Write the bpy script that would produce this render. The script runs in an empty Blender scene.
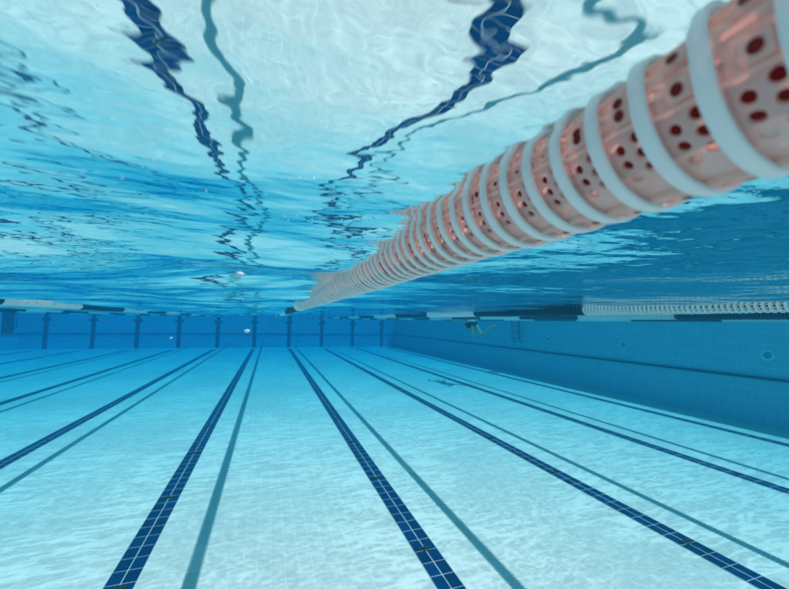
import bpy, math, random
import numpy as np
from mathutils import Vector, Matrix

rnd = random.Random(7)
S = bpy.context.scene
COL = S.collection
R = math.radians

# ------------------------------------------------------------------ measures (metres)
CAM_Z = 2.123            # camera above the pool floor
SURF = CAM_Z + 0.140     # still water level
FAR_Y = 29.24            # far end wall
NEAR_Y = -9.0            # pool goes on behind the camera
LANE = 2.5
LINE_X0 = 1.458          # first black line right of the camera
WALL_R = LINE_X0 + 3.51 * LANE
WALL_L = LINE_X0 - 6.55 * LANE
ROPE_X0 = 0.258          # the lane rope right above the camera
ROPE_R = 0.057
PITCH = 0.0335
LEDGE_Z = CAM_Z - 1.09

# ------------------------------------------------------------------ helpers
def tag(o, label=None, cat=None, group=None, kind=None):
    if label: o['label'] = label
    if cat: o['category'] = cat
    if group: o['group'] = group
    if kind: o['kind'] = kind
    return o

def empty(name, loc, rz=0.0):
    o = bpy.data.objects.new(name, None)
    o.empty_display_size = 0.1
    o.location = loc
    o.rotation_euler = (0, 0, rz)
    COL.objects.link(o)
    return o

def link(name, me, parent=None, loc=(0, 0, 0), rot=(0, 0, 0)):
    o = bpy.data.objects.new(name, me)
    o.location = loc
    o.rotation_euler = rot
    COL.objects.link(o)
    if parent is not None: o.parent = parent
    return o

class MB:
    """collects vertices and faces of one mesh"""
    def __init__(s): s.v = []; s.f = []; s.m = []
    def quad(s, a, b, c, d, m=0):
        i = len(s.v); s.v += [a, b, c, d]; s.f.append((i, i+1, i+2, i+3)); s.m.append(m)
    def box(s, x0, x1, y0, y1, z0, z1, m=0):
        i = len(s.v)
        s.v += [(x0,y0,z0),(x1,y0,z0),(x1,y1,z0),(x0,y1,z0),(x0,y0,z1),(x1,y0,z1),(x1,y1,z1),(x0,y1,z1)]
        for q in ((0,3,2,1),(4,5,6,7),(0,1,5,4),(1,2,6,5),(2,3,7,6),(3,0,4,7)):
            s.f.append(tuple(i+k for k in q)); s.m.append(m)
    def lathe(s, prof, n=32, closed=True, m=0, axis='Y', c=(0,0,0), a0=0.0):
        """prof: list of (r, t); turned about the axis"""
        i = len(s.v); k = len(prof)
        for j in range(n):
            a = a0 + 2*math.pi*j/n; ca, sa = math.cos(a), math.sin(a)
            for r, t in prof:
                p = (r*ca, t, r*sa) if axis == 'Y' else ((r*ca, r*sa, t) if axis == 'Z' else (t, r*ca, r*sa))
                s.v.append((p[0]+c[0], p[1]+c[1], p[2]+c[2]))
        for j in range(n):
            j2 = (j+1) % n
            for q in range(k if closed else k-1):
                q2 = (q+1) % k
                s.f.append((i+j*k+q, i+j*k+q2, i+j2*k+q2, i+j2*k+q)); s.m.append(m)
    def tube(s, pts, rad, n=10, m=0, cap=True):
        pts = [Vector(p) for p in pts]
        i = len(s.v); up = Vector((0,0,1))
        for k, p in enumerate(pts):
            d = (pts[min(k+1,len(pts)-1)] - pts[max(k-1,0)]).normalized()
            ref = up if abs(d.z) < 0.9 else Vector((1,0,0))
            a = d.cross(ref).normalized(); b = a.cross(d)
            r = rad[k] if isinstance(rad, (list, tuple)) else rad
            for j in range(n):
                t = 2*math.pi*j/n
                s.v.append(tuple(p + a*(r*math.cos(t)) + b*(r*math.sin(t))))
        for k in range(len(pts)-1):
            for j in range(n):
                j2 = (j+1) % n
                s.f.append((i+k*n+j, i+k*n+j2, i+(k+1)*n+j2, i+(k+1)*n+j)); s.m.append(m)
        if cap:
            s.f.append(tuple(i+j for j in reversed(range(n)))); s.m.append(m)
            e = i+(len(pts)-1)*n
            s.f.append(tuple(e+j for j in range(n))); s.m.append(m)
    def mesh(s, name, mats, smooth=False):
        me = bpy.data.meshes.new(name)
        me.from_pydata(s.v, [], s.f)
        for m in (mats if isinstance(mats, (list, tuple)) else [mats]): me.materials.append(m)
        me.polygons.foreach_set('material_index', s.m)
        if smooth: me.polygons.foreach_set('use_smooth', [True]*len(s.f))
        me.update()
        return me
    def build(s, name, mats, parent=None, smooth=False, loc=(0,0,0), rot=(0,0,0)):
        return link(name, s.mesh(name, mats, smooth), parent, loc, rot)

# ------------------------------------------------------------------ materials
def mat(name):
    m = bpy.data.materials.new(name); m.use_nodes = True
    nt = m.node_tree; nt.nodes.clear()
    out = nt.nodes.new('ShaderNodeOutputMaterial')
    return m, nt, out

def N(nt, kind, **kw):
    n = nt.nodes.new(kind)
    for k, v in kw.items():
        if k in n.inputs.keys(): n.inputs[k].default_value = v
        else: setattr(n, k, v)
    return n

def math_node(nt, op, a, b=None, c=None):
    n = nt.nodes.new('ShaderNodeMath'); n.operation = op
    for i, x in enumerate((a, b, c)):
        if x is None: continue
        if isinstance(x, (int, float)): n.inputs[i].default_value = x
        else: nt.links.new(x, n.inputs[i])
    return n.outputs[0]

def mixcol(nt, fac, a, b, mode='MIX'):
    n = nt.nodes.new('ShaderNodeMix'); n.data_type = 'RGBA'; n.blend_type = mode
    for sock, x in ((n.inputs[0], fac), (n.inputs[6], a), (n.inputs[7], b)):
        if isinstance(x, (int, float)): sock.default_value = x
        elif isinstance(x, tuple): sock.default_value = x
        else: nt.links.new(x, sock)
    return n.outputs[2]

def rgb(r, g, b): return (r, g, b, 1.0)

def plain(name, col, rough=0.5, spec=0.4, translucent=0.0, tcol=None, noise=0.0, nscale=60.0, clear=0.0):
    m, nt, out = mat(name)
    p = N(nt, 'ShaderNodeBsdfPrincipled', Roughness=rough)
    p.inputs['Specular IOR Level'].default_value = spec
    c = rgb(*col)
    if noise:
        tc = N(nt, 'ShaderNodeTexCoord'); nz = N(nt, 'ShaderNodeTexNoise', Scale=nscale, Detail=3.0)
        nt.links.new(tc.outputs['Object'], nz.inputs['Vector'])
        cc = mixcol(nt, nz.outputs['Fac'], rgb(*[x*(1-noise) for x in col]), rgb(*[min(1, x*(1+noise)) for x in col]))
        nt.links.new(cc, p.inputs['Base Color'])
    else:
        p.inputs['Base Color'].default_value = c
    if translucent:
        t = N(nt, 'ShaderNodeBsdfTranslucent'); t.inputs['Color'].default_value = rgb(*(tcol or col))
        mx = N(nt, 'ShaderNodeMixShader'); mx.inputs[0].default_value = translucent
        nt.links.new(p.outputs[0], mx.inputs[1]); nt.links.new(t.outputs[0], mx.inputs[2])
        last = mx
        if clear:
            tr = N(nt, 'ShaderNodeBsdfTransparent'); tr.inputs['Color'].default_value = rgb(*(tcol or col))
            mc = N(nt, 'ShaderNodeMixShader'); mc.inputs[0].default_value = clear
            nt.links.new(mx.outputs[0], mc.inputs[1]); nt.links.new(tr.outputs[0], mc.inputs[2]); last = mc
        nt.links.new(last.outputs[0], out.inputs[0])
    else:
        nt.links.new(p.outputs[0], out.inputs[0])
    return m

def tiles(name, base, grout, axes, size, x_off=(0.0, 0.0), gw=0.035, vary=0.06, rough=0.35, wide=1.0):
    """rectangular ceramic tiles laid in the plane of the two given axes (object space = world space)"""
    m, nt, out = mat(name)
    tc = N(nt, 'ShaderNodeTexCoord'); sp = N(nt, 'ShaderNodeSeparateXYZ')
    nt.links.new(tc.outputs['Object'], sp.inputs[0])
    ids = []; edges = []
    for ax, sz, off, w in zip(axes, size, x_off, (gw, gw*size[0]/size[1]*wide)):
        u = math_node(nt, 'DIVIDE', math_node(nt, 'SUBTRACT', sp.outputs['XYZ'.index(ax)], off), sz)
        ids.append(math_node(nt, 'FLOOR', u))
        fr = math_node(nt, 'FRACT', u)
        d = math_node(nt, 'MINIMUM', fr, math_node(nt, 'SUBTRACT', 1.0, fr))
        # 1 in the joint, 0 on the tile
        mr = N(nt, 'ShaderNodeMapRange'); mr.inputs[1].default_value = w*0.35; mr.inputs[2].default_value = w*0.65
        mr.inputs[3].default_value = 1.0; mr.inputs[4].default_value = 0.0
        nt.links.new(d, mr.inputs[0]); edges.append(mr.outputs[0])
    joint = math_node(nt, 'MAXIMUM', edges[0], edges[1])
    cb = N(nt, 'ShaderNodeCombineXYZ'); nt.links.new(ids[0], cb.inputs[0]); nt.links.new(ids[1], cb.inputs[1])
    wn = N(nt, 'ShaderNodeTexWhiteNoise', noise_dimensions='2D'); nt.links.new(cb.outputs[0], wn.inputs['Vector'])
    nz = N(nt, 'ShaderNodeTexNoise', Scale=0.9, Detail=4.0); nt.links.new(tc.outputs['Object'], nz.inputs['Vector'])
    v = math_node(nt, 'ADD', math_node(nt, 'MULTIPLY', wn.outputs['Value'], 0.6), math_node(nt, 'MULTIPLY', nz.outputs['Fac'], 0.6))
    c1 = mixcol(nt, v, rgb(*[x*(1-vary) for x in base]), rgb(*[min(0.95, x*(1+vary)) for x in base]))
    c2 = mixcol(nt, joint, c1, rgb(*grout))
    p = N(nt, 'ShaderNodeBsdfPrincipled', Roughness=rough); p.inputs['Specular IOR Level'].default_value = 0.05
    nt.links.new(c2, p.inputs['Base Color'])
    bp = N(nt, 'ShaderNodeBump', Strength=0.25, Distance=0.002)
    nt.links.new(math_node(nt, 'SUBTRACT', 1.0, joint), bp.inputs['Height']); nt.links.new(bp.outputs[0], p.inputs['Normal'])
    nt.links.new(p.outputs[0], out.inputs[0])
    return m

TX, TY = 0.1136, 0.170
M = {}
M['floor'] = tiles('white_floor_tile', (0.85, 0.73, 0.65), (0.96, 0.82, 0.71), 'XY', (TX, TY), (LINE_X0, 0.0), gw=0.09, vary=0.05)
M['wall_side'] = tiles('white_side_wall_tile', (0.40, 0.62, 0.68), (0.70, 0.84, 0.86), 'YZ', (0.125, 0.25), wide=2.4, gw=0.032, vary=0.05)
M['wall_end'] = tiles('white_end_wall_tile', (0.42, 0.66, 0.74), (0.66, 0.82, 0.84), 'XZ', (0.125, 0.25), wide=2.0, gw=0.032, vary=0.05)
M['navy'] = tiles('navy_lane_tile', (0.0010, 0.034, 0.105), (0.62, 0.58, 0.54), 'XY', (TX, TY), (0.0, 0.0), gw=0.075, vary=0.30, rough=0.5, wide=0.62)
M['navy_wall'] = plain('navy_wall_tile', (0.010, 0.050, 0.160), 0.4, noise=0.15, nscale=4)
M['ledge_dark'] = plain('dark_blue_ledge', (0.012, 0.05, 0.12), 0.5)  # one even dark blue for the ledges and the ladder's panel
M['rim'] = plain('white_float_plastic', (0.92, 0.95, 0.95), 0.42, 0.4, 0.30, (1.0, 0.96, 0.94), noise=0.04, nscale=35, clear=0.15)
M['drum'] = plain('pink_float_plastic', (0.96, 0.75, 0.70), 0.5, 0.25, 0.42, (1.0, 0.78, 0.70), noise=0.04, nscale=50, clear=0.27)
M['core'] = plain('dark_red_core_shade', (0.20, 0.010, 0.008), 0.6, 0.1)  # dark red core, coloured as the shaded inside; also fills the block holes
M['wdrum'] = plain('clear_white_float_plastic', (0.90, 0.88, 0.85), 0.45, 0.3, 0.4, clear=0.28)
M['wslot_shade'] = plain('brown_slot_shade', (0.08, 0.03, 0.03), 0.6, 0.2)  # dark brown laid on the white discs as the shade of slots
M['nrim'] = plain('navy_float_rim', (0.010, 0.060, 0.13), 0.4, 0.4, 0.15, (0.02, 0.15, 0.3))
M['ndrum'] = plain('navy_float_plastic', (0.006, 0.022, 0.06), 0.45, 0.4)
M['cable'] = plain('steel_cable', (0.35, 0.36, 0.37), 0.4, 0.5)
M['steel'] = plain('dull_steel', (0.04, 0.07, 0.10), 0.35, 0.5)
M['fitting'] = plain('pale_fitting', (0.78, 0.86, 0.86), 0.4)
M['nozzle'] = plain('dark_nozzle', (0.30, 0.36, 0.38), 0.4)
M['inlet'] = plain('tarnished_bronze', (0.030, 0.040, 0.022), 0.55, 0.4, noise=0.5, nscale=90)
M['skin'] = plain('skin', (0.52, 0.40, 0.33), 0.55, 0.3, noise=0.06, nscale=12)
M['suit'] = plain('black_swimsuit', (0.006, 0.006, 0.008), 0.7, 0.2)
M['hair'] = plain('brown_hair', (0.04, 0.025, 0.015), 0.6)
M['speck'] = plain('pale_speck', (0.50, 0.80, 0.90), 0.6, 0.3, 0.3)

# water surface seen from below: Fresnel reflection (total beyond 48.6 degrees), otherwise clear;
# a noise pattern in the transparent colour stands in for caustic light
def water_material():
    m, nt, out = mat('water_surface')
    tc = N(nt, 'ShaderNodeTexCoord')
    # fine ripples
    mp = N(nt, 'ShaderNodeMapping'); mp.inputs['Scale'].default_value = (1.0, 1.7, 1.0); mp.inputs['Rotation'].default_value = (0, 0, R(12))
    nt.links.new(tc.outputs['Object'], mp.inputs['Vector'])
    n1 = N(nt, 'ShaderNodeTexNoise', Scale=10.0, Detail=2.5, Roughness=0.5); nt.links.new(mp.outputs[0], n1.inputs['Vector'])
    bp = N(nt, 'ShaderNodeBump', Strength=1.0, Distance=0.0030)
    nt.links.new(n1.outputs['Fac'], bp.inputs['Height'])
    fr = N(nt, 'ShaderNodeFresnel', IOR=1.55); nt.links.new(bp.outputs[0], fr.inputs['Normal'])
    gl = N(nt, 'ShaderNodeBsdfGlossy', Roughness=0.0); gl.inputs['Color'].default_value = rgb(0.97, 0.98, 0.98)
    nt.links.new(bp.outputs[0], gl.inputs['Normal'])
    # caustic light put into the transparent colour: a fine net of bright ridges, and patches of long streaks
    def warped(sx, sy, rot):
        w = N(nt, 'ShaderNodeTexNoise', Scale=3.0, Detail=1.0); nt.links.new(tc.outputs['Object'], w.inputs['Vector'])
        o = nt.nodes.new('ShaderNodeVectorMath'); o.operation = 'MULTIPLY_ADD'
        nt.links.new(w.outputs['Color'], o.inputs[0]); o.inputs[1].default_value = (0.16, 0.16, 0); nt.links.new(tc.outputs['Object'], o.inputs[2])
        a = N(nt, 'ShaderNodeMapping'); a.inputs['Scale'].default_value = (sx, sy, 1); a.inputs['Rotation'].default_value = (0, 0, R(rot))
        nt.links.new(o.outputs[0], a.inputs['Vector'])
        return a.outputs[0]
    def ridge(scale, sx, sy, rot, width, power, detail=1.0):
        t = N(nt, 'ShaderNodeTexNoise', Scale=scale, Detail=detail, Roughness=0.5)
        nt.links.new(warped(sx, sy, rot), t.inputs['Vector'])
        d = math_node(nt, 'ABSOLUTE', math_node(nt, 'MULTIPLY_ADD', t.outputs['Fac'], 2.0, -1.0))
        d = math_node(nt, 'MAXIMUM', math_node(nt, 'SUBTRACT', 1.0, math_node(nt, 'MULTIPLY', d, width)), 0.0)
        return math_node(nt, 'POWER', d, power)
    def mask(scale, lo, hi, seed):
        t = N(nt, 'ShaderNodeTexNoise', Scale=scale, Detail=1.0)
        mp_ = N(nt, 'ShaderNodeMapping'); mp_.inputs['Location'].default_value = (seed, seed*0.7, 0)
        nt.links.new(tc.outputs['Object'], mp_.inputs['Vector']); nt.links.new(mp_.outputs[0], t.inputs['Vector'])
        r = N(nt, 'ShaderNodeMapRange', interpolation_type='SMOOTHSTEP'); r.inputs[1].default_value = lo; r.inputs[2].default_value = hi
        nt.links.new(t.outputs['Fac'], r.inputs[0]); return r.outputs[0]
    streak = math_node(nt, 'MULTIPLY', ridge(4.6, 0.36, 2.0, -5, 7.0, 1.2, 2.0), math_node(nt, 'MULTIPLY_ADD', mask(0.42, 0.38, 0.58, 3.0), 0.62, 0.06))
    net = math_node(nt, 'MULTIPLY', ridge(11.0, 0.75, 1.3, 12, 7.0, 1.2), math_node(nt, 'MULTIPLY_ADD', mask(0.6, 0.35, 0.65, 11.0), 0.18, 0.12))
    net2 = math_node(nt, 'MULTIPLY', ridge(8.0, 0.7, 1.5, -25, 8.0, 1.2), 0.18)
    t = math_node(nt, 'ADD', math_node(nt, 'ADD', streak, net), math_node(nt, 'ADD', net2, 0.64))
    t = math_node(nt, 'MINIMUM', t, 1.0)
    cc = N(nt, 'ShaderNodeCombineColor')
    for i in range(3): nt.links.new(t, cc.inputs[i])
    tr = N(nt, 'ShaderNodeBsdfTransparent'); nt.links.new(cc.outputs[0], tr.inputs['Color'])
    mx = N(nt, 'ShaderNodeMixShader')
    nt.links.new(fr.outputs[0], mx.inputs[0]); nt.links.new(tr.outputs[0], mx.inputs[1]); nt.links.new(gl.outputs[0], mx.inputs[2])
    nt.links.new(mx.outputs[0], out.inputs['Surface'])
    return m

# ------------------------------------------------------------------ the setting
x0, x1 = WALL_L, WALL_R
b = MB(); b.box(x0-0.3, x1+0.3, NEAR_Y-0.3, FAR_Y+0.3, -0.3, 0.0)
tag(b.build('pool_floor', M['floor']), 'pale tiled pool floor running to the far wall', 'floor', kind='structure')

line_labels = {
 -6: 'dark lane line at the far left, next to the left wall', -5: 'dark lane line second from the left wall',
 -4: 'dark lane line third from the left wall', -3: 'dark lane line on the left that ends under the third wall cross right of the first two',
 -2: 'thick dark lane line on the left with a shadow stripe beneath it', -1: 'navy two-tile lane line in the bottom left foreground, left of its shadow stripe',
 0: 'navy two-tile lane line in the bottom middle, under the close rope', 1: 'navy two-tile lane line reaching the bottom right corner',
 2: 'dark lane line second from the right wall', 3: 'dark lane line running closest along the right wall'}
line_labels[-3] = 'dark lane line fourth from the left wall'
for k in range(-6, 4):
    X = LINE_X0 + k*LANE
    b = MB(); b.box(-TX, TX, NEAR_Y, FAR_Y-1.5, 0.001, 0.004)
    tag(b.build('lane_line', M['navy'], loc=(X, 0, 0)), line_labels[k], 'lane line', 'lane lines on the pool floor', 'structure')

WT = SURF + 0.03      # walls end just above the water
def inlet(parent, loc, rot):
    r = MB(); r.lathe([(0.075,0.0),(0.125,0.0),(0.125,0.012),(0.11,0.022),(0.085,0.018),(0.075,0.008)], 28)
    o = r.build('inlet', M['fitting'], parent, True, loc, rot)
    n = MB(); n.lathe([(0.0,0.016),(0.03,0.016),(0.05,0.010),(0.074,0.006),(0.074,0.001),(0.0,0.001)], 24, closed=False)
    n.build('nozzle', M['nozzle'], o, True)
    return o

# far end wall
fw = empty('pool_wall', (0, FAR_Y, 0))
tag(fw, 'blue far end wall with a row of dark lane crosses', 'wall')
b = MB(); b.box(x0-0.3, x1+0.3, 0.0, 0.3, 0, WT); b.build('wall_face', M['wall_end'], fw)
b = MB(); b.box(x0, x1, -0.04, 0.001, LEDGE_Z-0.05, LEDGE_Z); b.build('rest_ledge', M['ledge_dark'], fw)
for k in range(-6, 4):
    b = MB(); b.box(-0.13, 0.13, -0.004, 0.002, 0, WT)
    b.box(-0.26, -0.1302, -0.004, 0.002, CAM_Z-0.31, CAM_Z-0.13); b.box(0.1302, 0.26, -0.004, 0.002, CAM_Z-0.31, CAM_Z-0.13)
    b.build('lane_cross', M['navy_wall'], fw, loc=(LINE_X0+k*LANE, 0, 0))
for X in (-12.25, -7.24, -2.24, 2.76, 7.76):
    inlet(fw, (X, 0.0, CAM_Z-0.66), (0, 0, math.pi))
# right side wall
rw = empty('pool_wall', (WALL_R, 0, 0))
tag(rw, 'shaded right side wall with a ledge and round inlets', 'wall')
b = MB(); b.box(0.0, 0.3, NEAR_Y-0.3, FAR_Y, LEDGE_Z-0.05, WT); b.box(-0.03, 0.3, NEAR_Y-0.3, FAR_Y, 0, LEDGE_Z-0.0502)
b.build('wall_face', M['wall_side'], rw)
b = MB(); b.box(-0.075, 0.001, NEAR_Y, FAR_Y, LEDGE_Z-0.035, LEDGE_Z); b.build('rest_ledge', M['ledge_dark'], rw)
for Y in (1.55, 4.82, 8.2, 11.35, 14.6, 17.9, 21.1, 24.4):
    inlet(rw, (0.0, Y, CAM_Z-0.60), (0, 0, R(90)))
# left side wall
lw = empty('pool_wall', (WALL_L, 0, 0))
tag(lw, 'left side wall just visible at the left edge beyond the ropes', 'wall')
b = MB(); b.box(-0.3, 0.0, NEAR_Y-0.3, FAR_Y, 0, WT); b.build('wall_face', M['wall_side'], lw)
b = MB(); b.box(-0.001, 0.06, NEAR_Y, FAR_Y, LEDGE_Z-0.04, LEDGE_Z); b.build('rest_ledge', M['ledge_dark'], lw)

# ------------------------------------------------------------------ water surface
def water_mesh():
    def graded(lo, hi, fine, grow, flat):
        """positions whose spacing grows with the distance from 0"""
        out = [0.0]; d = fine; p = 0.0
        while p < hi:
            d = fine if p < flat else fine*(1 + (p-flat)*grow); p += d; out.append(min(p, hi))
        neg = []; p = 0.0
        while p > lo:
            d = fine if -p < flat*0.5 else fine*(1 + (-p-flat*0.5)*grow); p -= d; neg.append(max(p, lo))
        return np.array(sorted(set(neg + out)))
    xs = graded(WALL_L+0.0, WALL_R-0.0, 0.0085, 1.0, 0.9)
    ys = graded(NEAR_Y, FAR_Y-0.0, 0.0085, 0.85, 1.3)
    Xg, Yg = np.meshgrid(xs, ys)
    Z = np.zeros_like(Xg)
    dx = np.gradient(xs)[None, :]; dy = np.gradient(ys)[:, None]
    rs = np.random.RandomState(11)
    n = 84
    lam = np.exp(np.linspace(math.log(0.055), math.log(2.6), n))
    for L in lam:
        th = rs.normal(R(78), 0.75)                       # most crests lie across the lanes
        kx, ky = 2*math.pi/L*math.cos(th), 2*math.pi/L*math.sin(th)
        slope = 0.0086*(L/0.25)**0.22 * rs.uniform(0.4, 1.5)*min(1.0, 0.62+0.38*(L/0.16)**2)
        amp = slope*L/(2*math.pi)
        spx = 2*math.pi/max(abs(kx), 1e-6); spy = 2*math.pi/max(abs(ky), 1e-6)
        # leave out what the local grid is too coarse for
        w = np.clip((spx/dx - 3.0)/3.0, 0, 1) * np.clip((spy/dy - 3.0)/3.0, 0, 1)
        ph = rs.uniform(0, 6.28)
        # slow modulation so that wave groups come and go
        mod = 1 + 0.95*np.sin(Xg*rs.uniform(0.5, 2.2) + Yg*rs.uniform(0.5, 2.0) + rs.uniform(0, 6.28))
        wob = 0.6*np.sin(Xg*rs.uniform(1, 4) + rs.uniform(0, 6.28)) + 0.5*np.sin(Yg*rs.uniform(0.5, 2) + rs.uniform(0, 6.28))
        Z += amp*w*mod*np.sin(kx*Xg + ky*Yg + ph + wob)
    calm = np.clip((Xg-0.25)/0.5, 0, 1); Z *= 1 - 0.55*calm*calm*(3-2*calm)
    # no standing tilt of the surface just over the lane: take out the mean plane there
    near = (abs(Xg+0.02) < 0.42) & (Yg > 0.02) & (Yg < 0.8)
    A = np.stack([Xg[near], Yg[near], np.ones(near.sum())], 1)
    pc = np.linalg.lstsq(A, Z[near], rcond=None)[0]
    fall = np.exp(-((Xg-0.0)**2+(Yg-0.35)**2)/1.4**2)
    Z -= (pc[0]*Xg + pc[1]*Yg + pc[2])*fall
    ny, nx = Xg.shape
    co = np.stack([Xg, Yg, Z + SURF], -1).reshape(-1, 3).astype(np.float32)
    idx = np.arange(ny*nx).reshape(ny, nx)
    q = np.stack([idx[:-1, :-1], idx[:-1, 1:], idx[1:, 1:], idx[1:, :-1]], -1).reshape(-1, 4).astype(np.int32)
    me = bpy.data.meshes.new('water_surface')
    me.vertices.add(len(co)); me.vertices.foreach_set('co', co.ravel())
    me.loops.add(q.size); me.loops.foreach_set('vertex_index', q.ravel())
    me.polygons.add(len(q)); me.polygons.foreach_set('loop_start', np.arange(0, q.size, 4, dtype=np.int32))
    me.polygons.foreach_set('use_smooth', np.ones(len(q), dtype=bool))
    me.update(); me.validate()
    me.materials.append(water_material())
    return me
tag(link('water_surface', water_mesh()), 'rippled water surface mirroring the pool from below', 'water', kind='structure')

# the body of water: even, red-absorbing, faintly scattering
def water_volume():
    m, nt, out = mat('pool_water_haze')
    v = N(nt, 'ShaderNodeVolumePrincipled')
    v.inputs['Density'].default_value = 0.30
    v.inputs['Color'].default_value = rgb(0.004, 0.035, 0.055)
    v.inputs['Absorption Color'].default_value = rgb(0.035, 0.70, 0.90)
    v.inputs['Anisotropy'].default_value = 0.3
    nt.links.new(v.outputs[0], out.inputs['Volume'])
    return m
b = MB(); b.box(WALL_L-1.2, WALL_R+1.2, NEAR_Y-1.5, FAR_Y+1.5, -1.3, SURF+0.40)
tag(b.build('haze', water_volume()), 'clear blue pool water that tints far things', 'water', kind='stuff')

# ------------------------------------------------------------------ lane ropes
def rim_mesh(name, m, n=64):
    b = MB(); r = ROPE_R
    b.lathe([(r-0.0042,-0.0046),(r-0.0012,-0.0050),(r-0.0002,-0.0040),(r,0.0),(r-0.0002,0.0040),(r-0.0012,0.0050),(r-0.0042,0.0046)], n)
    b.lathe([(0.0485,-0.0010),(r-0.0043,-0.0010),(r-0.0043,0.0010),(0.0485,0.0010)], n)
    return b.mesh(name, m, True)

def drum_mesh(name, m_drum, m_core):
    """perforated drum between two rims: round holes, ribs, clip blocks, and a dark red core as the shaded inside"""
    b = MB(); r = 0.0490; dg = math.pi/180
    ya, yb = 0.0048, PITCH-0.0048
    ym = (ya+yb)/2
    def P(a, y, rr=r): return (rr*math.cos(a*dg), y, rr*math.sin(a*dg))
    def plain_cell(a0, a1, y0, y1):
        k = max(1, round((a1-a0)/7))
        for j in range(k):
            s0 = a0+(a1-a0)*j/k; s1 = a0+(a1-a0)*(j+1)/k
            b.quad(P(s0,y0), P(s1,y0), P(s1,y1), P(s0,y1))
    def hole_cell(a0, a1, y0, y1, hr):
        ac, yc = (a0+a1)/2, (y0+y1)/2
        ha, hy = (a1-a0)/2, (y1-y0)/2
        K = 20; outer = []; inner = []; deep = []
        for k in range(K):
            t = 2*math.pi*(k+0.5)/K; c, s = math.cos(t), math.sin(t)
            f = 1/max(abs(c), abs(s))
            outer.append(P(ac+ha*c*f, yc+hy*s*f)); inner.append(P(ac+hr/r*c/dg, yc+hr*s)); deep.append(P(ac+hr/r*c/dg, yc+hr*s, r-0.0028))
        corner = [P(a1,y1), P(a0,y1), P(a0,y0), P(a1,y0)]
        for k in range(K):
            k2 = (k+1) % K
            b.quad(outer[k], outer[k2], inner[k2], inner[k]); b.quad(inner[k], inner[k2], deep[k2], deep[k])
            if (k+1) % (K//4) == K//8 or False: pass
        for q in range(4):
            k = (q*K//4 + K//8) % K
            i = len(b.v); b.v += [outer[k-1 if K % 8 else k-1], corner[q], outer[k]]; b.f.append((i, i+1, i+2)); b.m.append(0)
    def block(a0, a1, y0, y1, top, hole_patch):
        q = [P(a0,y0), P(a1,y0), P(a1,y1), P(a0,y1)]
        t = [P(a0+2,y0+0.001,top), P(a1-2,y0+0.001,top), P(a1-2,y1-0.003,top-0.001), P(a0+2,y1-0.003,top-0.001)]
        for k in range(4): b.quad(q[k], q[(k+1)%4], t[(k+1)%4], t[k])
        b.quad(*t)
        if hole_patch:  # flat dark disc on the block, the shade of a hole put in as colour
            c = [sum(x)/4 for x in zip(*t)]; i = len(b.v); K = 14
            am = (a0+a1)/2; hr = 0.0034
            for k in range(K):
                th = 2*math.pi*k/K
                b.v.append(P(am+hr/r*math.cos(th)/dg, (y0+y1)/2-0.001+hr*math.sin(th), top+0.0004))
            b.f.append(tuple(range(i, i+K))); b.m.append(1)
    for q in range(4):
        B = 90*q
        # left column
        plain_cell(B, B+20, ya, ym); plain_cell(B+20, B+22, ya, ym)
        for k in range(3): hole_cell(B+22+13*k, B+35+13*k, ya, ym, 0.0039)
        plain_cell(B+61, B+90, ya, ym)
        # right column, half a step on
        plain_cell(B, B+27, ym, yb)
        for k in range(3): hole_cell(B+27+13*k, B+40+13*k, ym, yb, 0.0038)
        plain_cell(B+66, B+90, ym, yb)
        block(B+3, B+19, ya+0.0015, yb-0.006, 0.0535, True)
        # ribs joining neighbouring rims
        for a, rr in ((B+86, ROPE_R-0.0025), (B+21, ROPE_R-0.0035)):
            w = 1.3
            q4 = [P(a-w,ya), P(a+w,ya), P(a+w,yb), P(a-w,yb)]
            t4 = [P(a-w*0.7,ya,rr), P(a+w*0.7,ya,rr), P(a+w*0.7,yb,rr), P(a-w*0.7,yb,rr)]
            b.quad(*t4)
            for k in range(4): b.quad(q4[k], q4[(k+1)%4], t4[(k+1)%4], t4[k])
    b.lathe([(r,-0.0048),(r,0.0048)], 48, closed=False)
    b.lathe([(0.0235,-0.0048),(0.0235,PITCH-0.0048)], 24, closed=False, m=1)
    return b.mesh(name, [m_drum, m_core], False)

# plain solid disc for ropes farther off: rim and drum in one mesh
def disc_mesh(name, mr, md, mc, n=26):
    b = MB(); r = ROPE_R
    b.lathe([(0.040,-0.004),(r-0.001,-0.0056),(r,-0.0036),(r,0.0036),(r-0.001,0.0056),(0.040,0.004)], n, m=0)
    b.lathe([(0.041,-0.0058),(0.041,PITCH-0.0058)], 18, closed=False, m=1)
    st = 2*math.pi/12
    for i in range(12):       # flat dark quads on the drum, the shade of slots put in as colour
        a0 = i*st; a1 = a0+st*0.55
        f = lambda a, y: (0.0416*math.cos(a), y, 0.0416*math.sin(a))
        b.quad(f(a0,0.0095), f(a1,0.0095), f(a1,PITCH-0.0095), f(a0,PITCH-0.0095), m=2)
    return b.mesh(name, [mr, md, mc], False)

RIM = rim_mesh('rim', M['rim']); DRUM = drum_mesh('float_disc', M['drum'], M['core'])
WHITE_DISC = disc_mesh('white_float_disc', M['rim'], M['wdrum'], M['wslot_shade'])
NAVY_DISC = disc_mesh('navy_float_disc', M['nrim'], M['ndrum'], M['ndrum'])

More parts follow.
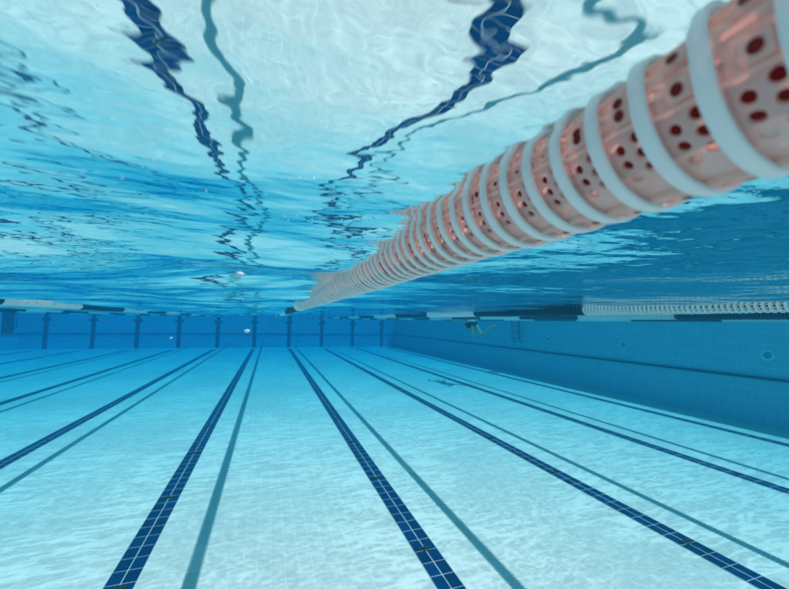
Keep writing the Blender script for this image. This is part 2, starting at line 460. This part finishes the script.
def strand(parent, rows, n=16):
    """all the remaining discs of a rope as one mesh; rows = [(y, dark)]"""
    prof = np.array([(0.041,-0.0060),(ROPE_R-0.001,-0.0066),(ROPE_R,-0.0035),(ROPE_R,0.0035),(ROPE_R-0.001,0.0066),(0.041,0.0060),(0.041,PITCH-0.0066)])
    k = len(prof); a = np.arange(n)*2*math.pi/n
    base = np.zeros((n, k, 3)); base[:, :, 0] = prof[None,:,0]*np.cos(a)[:,None]; base[:, :, 2] = prof[None,:,0]*np.sin(a)[:,None]; base[:, :, 1] = prof[None,:,1]
    base = base.reshape(-1, 3)
    fq = np.array([(j*k+q, j*k+q+1, ((j+1)%n)*k+q+1, ((j+1)%n)*k+q) for j in range(n) for q in range(k-1)])
    V = np.concatenate([base + np.array([0, y, 0]) for y, d in rows]); F = np.concatenate([fq + i*len(base) for i in range(len(rows))])
    mi = np.concatenate([np.tile([2*int(d)+ (1 if q == k-2 else 0) for q in range(k-1)], n) for y, d in rows]).astype(np.int32)
    me = bpy.data.meshes.new('float_strand')
    me.vertices.add(len(V)); me.vertices.foreach_set('co', V.astype(np.float32).ravel())
    me.loops.add(F.size); me.loops.foreach_set('vertex_index', F.astype(np.int32).ravel())
    me.polygons.add(len(F)); me.polygons.foreach_set('loop_start', np.arange(0, F.size, 4, dtype=np.int32))
    for m in (M['rim'], M['wdrum'], M['nrim'], M['ndrum']): me.materials.append(m)
    me.polygons.foreach_set('material_index', mi); me.update(); me.validate()
    return tag(link('float_disc_strand', me, parent), kind='stuff')

def rope(X, label, dark_at, y_first, detail, dz=0.0, many=True):
    root = empty('lane_rope', (X, 0, SURF+dz))
    tag(root, label, 'lane rope', 'lane ropes floating on the water')
    b = MB(); b.tube([(0,y,0) for y in np.linspace(NEAR_Y+0.3, FAR_Y-0.02, 12)], 0.006, 8); b.build('cable', M['cable'], root, True)
    b = MB(); b.lathe([(0.0,-0.30),(0.016,-0.29),(0.016,-0.08),(0.006,-0.07),(0.0,0.0)], 14, closed=False); b.build('tensioner', M['steel'], root, True, (0, FAR_Y-0.02, 0))
    rows = []; y = -3.0; n = 0; ang = 0.0
    while y < FAR_Y-0.35:
        ang = (ang + rnd.gauss(0.010, 0.035)) if y > 0.1 else rnd.gauss(-0.05, 0.04)
        dark = dark_at(y)
        if many and y >= y_first and n < 100:
            rot = (rnd.gauss(0, 0.006), ang, rnd.gauss(0, 0.008)); loc = (rnd.gauss(0, 0.0006), y, rnd.gauss(0, 0.0006))
            if detail and not dark:
                o = link('float_disc', DRUM, root, loc, rot); link('rim', RIM, o)
            else:
                link('float_disc', NAVY_DISC if dark else WHITE_DISC, root, loc, rot)
            n += 1
        else: rows.append((y, dark))
        y += PITCH
    strand(root, rows)
    return root

def alternate(cuts, first_dark, step):
    cuts = list(cuts)
    def f(y):
        d = first_dark
        for c in cuts:
            if y < c: return d
            d = not d
        return d if int((y-cuts[-1])/step) % 2 == 0 else not d
    return f

rope(ROPE_X0, 'big close lane rope of pale pink perforated floats, overhead right', alternate([3.5, 6.2, 9.2], False, 2.4), -0.28, True)
rope(ROPE_X0+LANE, 'lane rope right of the close one, its white rings reaching the right edge', alternate([2.58, 4.45, 6.05, 7.8, 9.6, 11.4], False, 1.7), 0.55, False)
rope(ROPE_X0+2*LANE, 'middle of the three thin ropes on the right, navy at the right edge', alternate([3.41, 5.05, 6.65, 8.24, 9.8], True, 1.6), 1.9, False)
rope(ROPE_X0+3*LANE, 'thin rope nearest the right wall, lowest in the picture', alternate([4.26, 5.98, 7.55, 9.15, 10.7], False, 1.6), 3.0, False)
rope(ROPE_X0-LANE, 'lane rope on the left with a long sunlit white stretch', alternate([2.6, 4.1, 5.5, 6.85, 8.05, 9.35, 10.7], False, 1.35), 2.6, False)
rope(ROPE_X0-2*LANE, 'second rope left of the close one, short cyan and navy stretches', alternate([9.4, 10.8, 12.1, 13.5], True, 1.35), 8.0, False)
rope(ROPE_X0-3*LANE, 'thin rope nearest the left wall', alternate([12.5, 14.0, 15.5, 17.0], False, 1.4), 12.5, False)

# ------------------------------------------------------------------ ladders
def ladder(loc, rz, label, rail_r=0.019, n_rung=5, wide=0.46):
    """local: rails stand at +x off the wall (wall at x = 0), spread along y"""
    root = empty('pool_ladder', loc, rz); tag(root, label, 'ladder')
    top = WT+0.30
    for s in (-1, 1):
        pts = [(-0.30, s*wide/2, top-0.08), (-0.20, s*wide/2, top-0.01), (-0.05, s*wide/2, top), (0.10, s*wide/2, top-0.05), (0.165, s*wide/2, top-0.16), (0.18, s*wide/2, top-0.3)]
        pts += [(0.18, s*wide/2, CAM_Z-0.62)]
        for t in np.linspace(10, 90, 7): pts.append((0.18-0.18*(1-math.cos(R(t))), s*wide/2, CAM_Z-0.62-0.19*math.sin(R(t))))
        b = MB(); b.tube(pts, rail_r, 12); b.build('rail', M['steel'], root, True)
    for i in range(n_rung):
        z = CAM_Z-0.62+0.25*i
        b = MB(); b.box(0.145, 0.215, -wide/2, wide/2, z-0.014, z+0.014); b.build('rung', M['steel'], root)
    return root
ladder((WALL_R, 13.1, 0), math.pi, 'steel pool ladder hanging on the right side wall')
lad = ladder((WALL_L, 28.2, 0), 0.0, 'dark steps and ladder on the left wall by the far corner', 0.03, 5, 1.05)
b = MB(); b.box(0.002, 0.05, -0.50, 0.50, LEDGE_Z+0.05, WT-0.02); b.build('backing_panel', M['ledge_dark'], lad)

# ------------------------------------------------------------------ floor inlets along the lane lines
spots = [(-1, 3.51, 'nearest'), (-1, 5.04, 'second nearest'), (-1, 6.55, 'third nearest'), (-1, 8.08, 'fourth nearest'),
         (0, 3.25, 'nearest'), (0, 4.84, 'second nearest'), (0, 6.38, 'third nearest'), (0, 7.91, 'fourth nearest'),
         (1, 2.57, 'nearest'), (1, 4.29, 'second nearest'), (1, 5.88, 'third nearest'), (2, 3.45, 'nearest')]
line_words = {-1: 'bottom left lane line', 0: 'middle lane line under the rope', 1: 'bottom right lane line', 2: 'lane line second from the right wall'}
proto = None
for k, Y, nth in spots:
    X = LINE_X0 + k*LANE
    if proto is None:
        o = empty('floor_inlet', (X, Y, 0.004))
        b = MB(); b.lathe([(0.0,0.010),(0.020,0.010),(0.030,0.006),(0.034,0.0)], 20, closed=False, axis='Z'); b.build('plate', M['inlet'], o, True)
        b = MB()
        for s in (-1, 1):
            b.box(s*0.026-0.014 if s>0 else -0.062, 0.062 if s>0 else -0.012, -0.012, 0.012, 0.0, 0.012)
        b.box(-0.0115, 0.0115, -0.017, 0.017, 0.0105, 0.020)
        b.build('bracket', M['inlet'], o)
        proto = o
    else:
        o = proto.copy(); COL.objects.link(o); o.location = (X, Y, 0.004); o.rotation_euler.z = rnd.uniform(-0.12, 0.12)
        for c in proto.children:
            d = c.copy(); COL.objects.link(d); d.parent = o
    tag(o, 'small dark floor fitting, %s along the %s' % (nth, line_words[k]), 'floor fitting', 'floor fittings on the lane lines')

# ------------------------------------------------------------------ swimmer
def skin_body(name, verts, edges, radii, material, parent=None, sub=2):
    me = bpy.data.meshes.new(name); me.from_pydata(verts, edges, []); me.update()
    o = link(name, me, parent)
    me.materials.append(material)
    sk = o.modifiers.new('skin', 'SKIN'); sk.use_smooth_shade = True
    for i, r in enumerate(radii):
        me.skin_vertices[0].data[i].radius = (r, r) if not isinstance(r, tuple) else r
    me.skin_vertices[0].data[0].use_root = True
    ss = o.modifiers.new('sub', 'SUBSURF'); ss.levels = sub; ss.render_levels = sub
    return o

def swimmer(px, py, pz):
    # lane direction +Y (away); the right leg kicks out to the right
    az = math.atan2(px, py)
    Rv = Vector((math.cos(az), -math.sin(az), 0)); Tv = Vector((-math.sin(az), -math.cos(az), 0)); U = Vector((0, 0, 1))
    H = Vector((0, 1, 0)); Sx = Vector((1, 0, 0))
    P = Vector((px, py, pz))
    J = {}
    J['pelvis'] = P
    J['waist'] = P + H*0.17 + U*0.035
    J['chest'] = P + H*0.40 + U*0.06
    J['neck'] = P + H*0.56 + U*0.09
    J['head'] = P + H*0.68 + U*0.16
    J['crown'] = P + H*0.76 + U*0.21
    for s, n in ((-1, 'l'), (1, 'r')):
        J['hip'+n] = P + Sx*(0.095*s) - U*0.05 + H*0.01
        J['sho'+n] = P + H*0.50 + Sx*(0.18*s) + U*0.06
        J['elb'+n] = P + H*0.70 + Sx*(0.30*s) + U*0.03
        J['wri'+n] = P + H*0.92 + Sx*(0.20*s) + U*0.05
        J['pal'+n] = P + H*1.00 + Sx*(0.19*s) + U*0.05
    J['kneel'] = J['hipl'] + Rv*0.13 - U*0.38 + Tv*0.10
    J['kneer'] = J['hipr'] + Rv*0.24 - U*0.39 + Tv*0.10
    J['ankl'] = J['kneel'] + Tv*0.36 + U*0.20 - Rv*0.03
    J['ankr'] = J['kneer'] + Rv*0.34 + U*0.27 + Tv*0.05
    J['toel'] = J['ankl'] + Tv*0.10 + U*0.12
    J['toer'] = J['ankr'] + Rv*0.17 + U*0.10
    for n in 'lr':
        J['thi'+n] = J['hip'+n].lerp(J['knee'+n], 0.45)
        J['cal'+n] = J['knee'+n].lerp(J['ank'+n], 0.35) - U*0.01
    names = ['pelvis','waist','chest','neck','head','crown']
    rad = [0.125, 0.115, 0.135, 0.055, 0.095, 0.07]
    for n in 'lr':
        names += ['hip'+n,'thi'+n,'knee'+n,'cal'+n,'ank'+n,'toe'+n,'sho'+n,'elb'+n,'wri'+n,'pal'+n]
        rad += [0.112, 0.108, 0.072, 0.062, 0.040, 0.030, 0.058, 0.042, 0.030, 0.034]
    ix = {n: i for i, n in enumerate(names)}
    E_ = [('pelvis','waist'),('waist','chest'),('chest','neck'),('neck','head'),('head','crown')]
    for n in 'lr':
        E_ += [('pelvis','hip'+n),('hip'+n,'thi'+n),('thi'+n,'knee'+n),('knee'+n,'cal'+n),('cal'+n,'ank'+n),('ank'+n,'toe'+n),
               ('chest','sho'+n),('sho'+n,'elb'+n),('elb'+n,'wri'+n),('wri'+n,'pal'+n)]
    root = empty('person', P); tag(root, 'person in a black swimsuit swimming breaststroke, legs seen below the ropes on the right', 'person')
    V = [tuple(J[n]-P) for n in names]
    skin_body('body', V, [(ix[a], ix[b]) for a, b in E_], rad, M['skin'], root)
    # fingers and thumb
    for n, s in (('l', -1), ('r', 1)):
        for q in range(4):
            p0 = J['pal'+n]-P + Sx*((q-1.5)*0.017); ln = (0.066, 0.078, 0.073, 0.056)[q]
            skin_body('finger', [tuple(p0), tuple(p0+H*ln*0.55-U*0.004), tuple(p0+H*ln-U*0.014)], [(0,1),(1,2)], [0.009, 0.0085, 0.007], M['skin'], root, 1)
        p0 = J['pal'+n]-P - Sx*(0.03*s) - H*0.03
        skin_body('thumb', [tuple(p0), tuple(p0-Sx*(0.022*s)+H*0.03), tuple(p0-Sx*(0.028*s)+H*0.055)], [(0,1),(1,2)], [0.010, 0.009, 0.0075], M['skin'], root, 1)
    # swimsuit: trunk from chest to crotch, cut high at the legs
    sv = [(0,0,0), tuple(J['waist']-P), tuple(J['chest']-P), tuple(Vector((0,-0.06,-0.085))), tuple(H*0.06-U*0.15)]
    skin_body('swimsuit', sv, [(0,1),(1,2),(0,3),(3,4)], [(0.135,0.130), (0.122,0.122), (0.142,0.14), (0.075,0.075), (0.06,0.05)], M['suit'], root)
    for n in 'lr':
        a = J['hip'+n]-P
        b_ = MB(); d = (J['knee'+n]-J['hip'+n]).normalized()
        b_.tube([tuple(a - d*0.02), tuple(a + d*0.065)], [0.122, 0.119], 20, cap=False); b_.build('leg_trim', M['suit'], root, True)
    # face and hair
    hd = J['head']-P
    b_ = MB(); b_.lathe([(0.001,0.115),(0.05,0.108),(0.085,0.075),(0.104,0.03),(0.106,-0.01),(0.10,-0.02)], 20, closed=False, axis='Z')
    b_.build('hair', M['hair'], root, True, tuple(hd + U*0.01), (R(-20), 0, 0))
    b_ = MB(); b_.lathe([(0.0,-0.01),(0.012,-0.006),(0.014,0.006),(0.006,0.02),(0.0,0.022)], 10, closed=False, axis='Y'); b_.build('nose', M['skin'], root, True, tuple(hd + H*0.09 - U*0.0))
    return root
swimmer(6.6, 10.95, SURF-0.125)

# ------------------------------------------------------------------ specks drifting in the water
def at(u, v, d):
    cr, cu, cf = CAMB
    w = cf + cr*((u-394.5)/F_PX) - cu*((v-294.5)/F_PX)
    return Vector((0,0,CAM_Z)) + w.normalized()*d
yaw, pitch, roll, F_PX = R(18.9715), R(4.2599), R(0.9013), 360.74
fwd = Vector((math.sin(yaw)*math.cos(pitch), math.cos(yaw)*math.cos(pitch), math.sin(pitch)))
right = Vector((math.cos(yaw), -math.sin(yaw), 0)); up = right.cross(fwd)
CAMB = (math.cos(roll)*right + math.sin(roll)*up, -math.sin(roll)*right + math.cos(roll)*up, fwd)

def speck(u, v, px, dist, stretch=1.0):
    p = at(u, v, dist); r = 0.40*px/F_PX*dist
    p.z = min(p.z, SURF-0.012)
    b = MB(); n = 10; rr = random.Random(int(u*7+v))
    prof = [(0.0, -1.0), (0.55, -0.8), (0.95, -0.3), (1.0, 0.15), (0.7, 0.7), (0.0, 1.0)]
    b.lathe([(a*r*stretch, t*r) for a, t in prof], n, closed=False, axis='Z')
    b.v = [tuple(c*(1+rr.uniform(-0.13, 0.13)) for c in q) for q in b.v]
    return b.build('drifting_speck', M['speck'], None, True, tuple(p), (rr.uniform(-0.3, 0.3), rr.uniform(-0.3, 0.3), rr.uniform(0, 3)))
tag(speck(240, 274, 5.5, 0.62, 1.7), 'largest pale flake drifting under the surface above the far wall', 'speck', 'pale specks drifting in the water')
tag(speck(247, 331, 4.2, 0.62, 1.6), 'white flake drifting in front of the far wall near a lane cross', 'speck', 'pale specks drifting in the water')
tag(speck(171, 338, 2.2, 2.2, 1.3), 'tiny pale speck low in front of the far wall, left part', 'speck', 'pale specks drifting in the water')
for u, v, px, d in ((30,124,3.4,.20),(126,29,4.2,.18),(153,161,3.2,.26),(122,178,2.6,.30),(82,173,2.2,.28),(206,191,2.4,.36),(211,197,2.2,.36),
                    (284,217,2.6,.42),(288,221,2.2,.44),(297,216,2.2,.42),(312,220,2.4,.42),(332,252,2.8,.55),(342,220,2.2,.45),(266,195,2.0,.4)):
    tag(speck(u, v, px, d), 'tiny pale speck drifting close under the water surface', 'speck', 'tiny specks under the surface')

# ------------------------------------------------------------------ camera
cd = bpy.data.cameras.new('camera'); cam = bpy.data.objects.new('camera', cd); COL.objects.link(cam); S.camera = cam
cd.sensor_width = 36.0; cd.lens = 36.0*F_PX/789.0; cd.clip_start = 0.01; cd.clip_end = 200
cr, cu, cf = CAMB
cam.matrix_world = Matrix(((cr.x, cu.x, -cf.x, 0), (cr.y, cu.y, -cf.y, 0), (cr.z, cu.z, -cf.z, CAM_Z), (0, 0, 0, 1)))
cd.dof.use_dof = True; cd.dof.focus_distance = 0.9; cd.dof.aperture_fstop = 4.5

# ------------------------------------------------------------------ light
# direction in which the light travels under water
D = Vector((-0.345, 0.20, -1.0)).normalized()
sd = bpy.data.lights.new('sun', 'SUN'); sd.energy = 5.0; sd.angle = R(0.5); sd.color = (1.0, 0.45, 0.42)
sun = bpy.data.objects.new('sun', sd); COL.objects.link(sun)
sun.rotation_euler = D.to_track_quat('-Z', 'Y').to_euler()
W = bpy.data.worlds.new('World'); S.world = W; W.use_nodes = True
nt = W.node_tree; nt.nodes.clear()
sky = nt.nodes.new('ShaderNodeTexSky'); sky.sky_type = 'NISHITA'; sky.sun_disc = False
sky.sun_elevation = math.asin(-D.z); sky.sun_rotation = math.atan2(-D.x, -D.y)
bg = nt.nodes.new('ShaderNodeBackground'); bg.inputs['Strength'].default_value = 0.05
wo = nt.nodes.new('ShaderNodeOutputWorld')
nt.links.new(sky.outputs[0], bg.inputs[0]); nt.links.new(bg.outputs[0], wo.inputs[0])

S.view_settings.view_transform = 'Standard'; S.view_settings.look = 'None'
S.view_settings.gamma = 1.0; S.view_settings.use_curve_mapping = False
S.view_settings.exposure = 1.02
S.render.engine = 'CYCLES'
c = S.cycles
c.max_bounces = 9; c.diffuse_bounces = 4; c.glossy_bounces = 4; c.transmission_bounces = 4; c.transparent_max_bounces = 16; c.volume_bounces = 1
c.caustics_reflective = True; c.caustics_refractive = False; c.blur_glossy = 0.6
c.sample_clamp_indirect = 4.0
c.use_denoising = True; c.denoiser = 'OPENIMAGEDENOISE'
c.use_adaptive_sampling = True; c.adaptive_threshold = 0.02
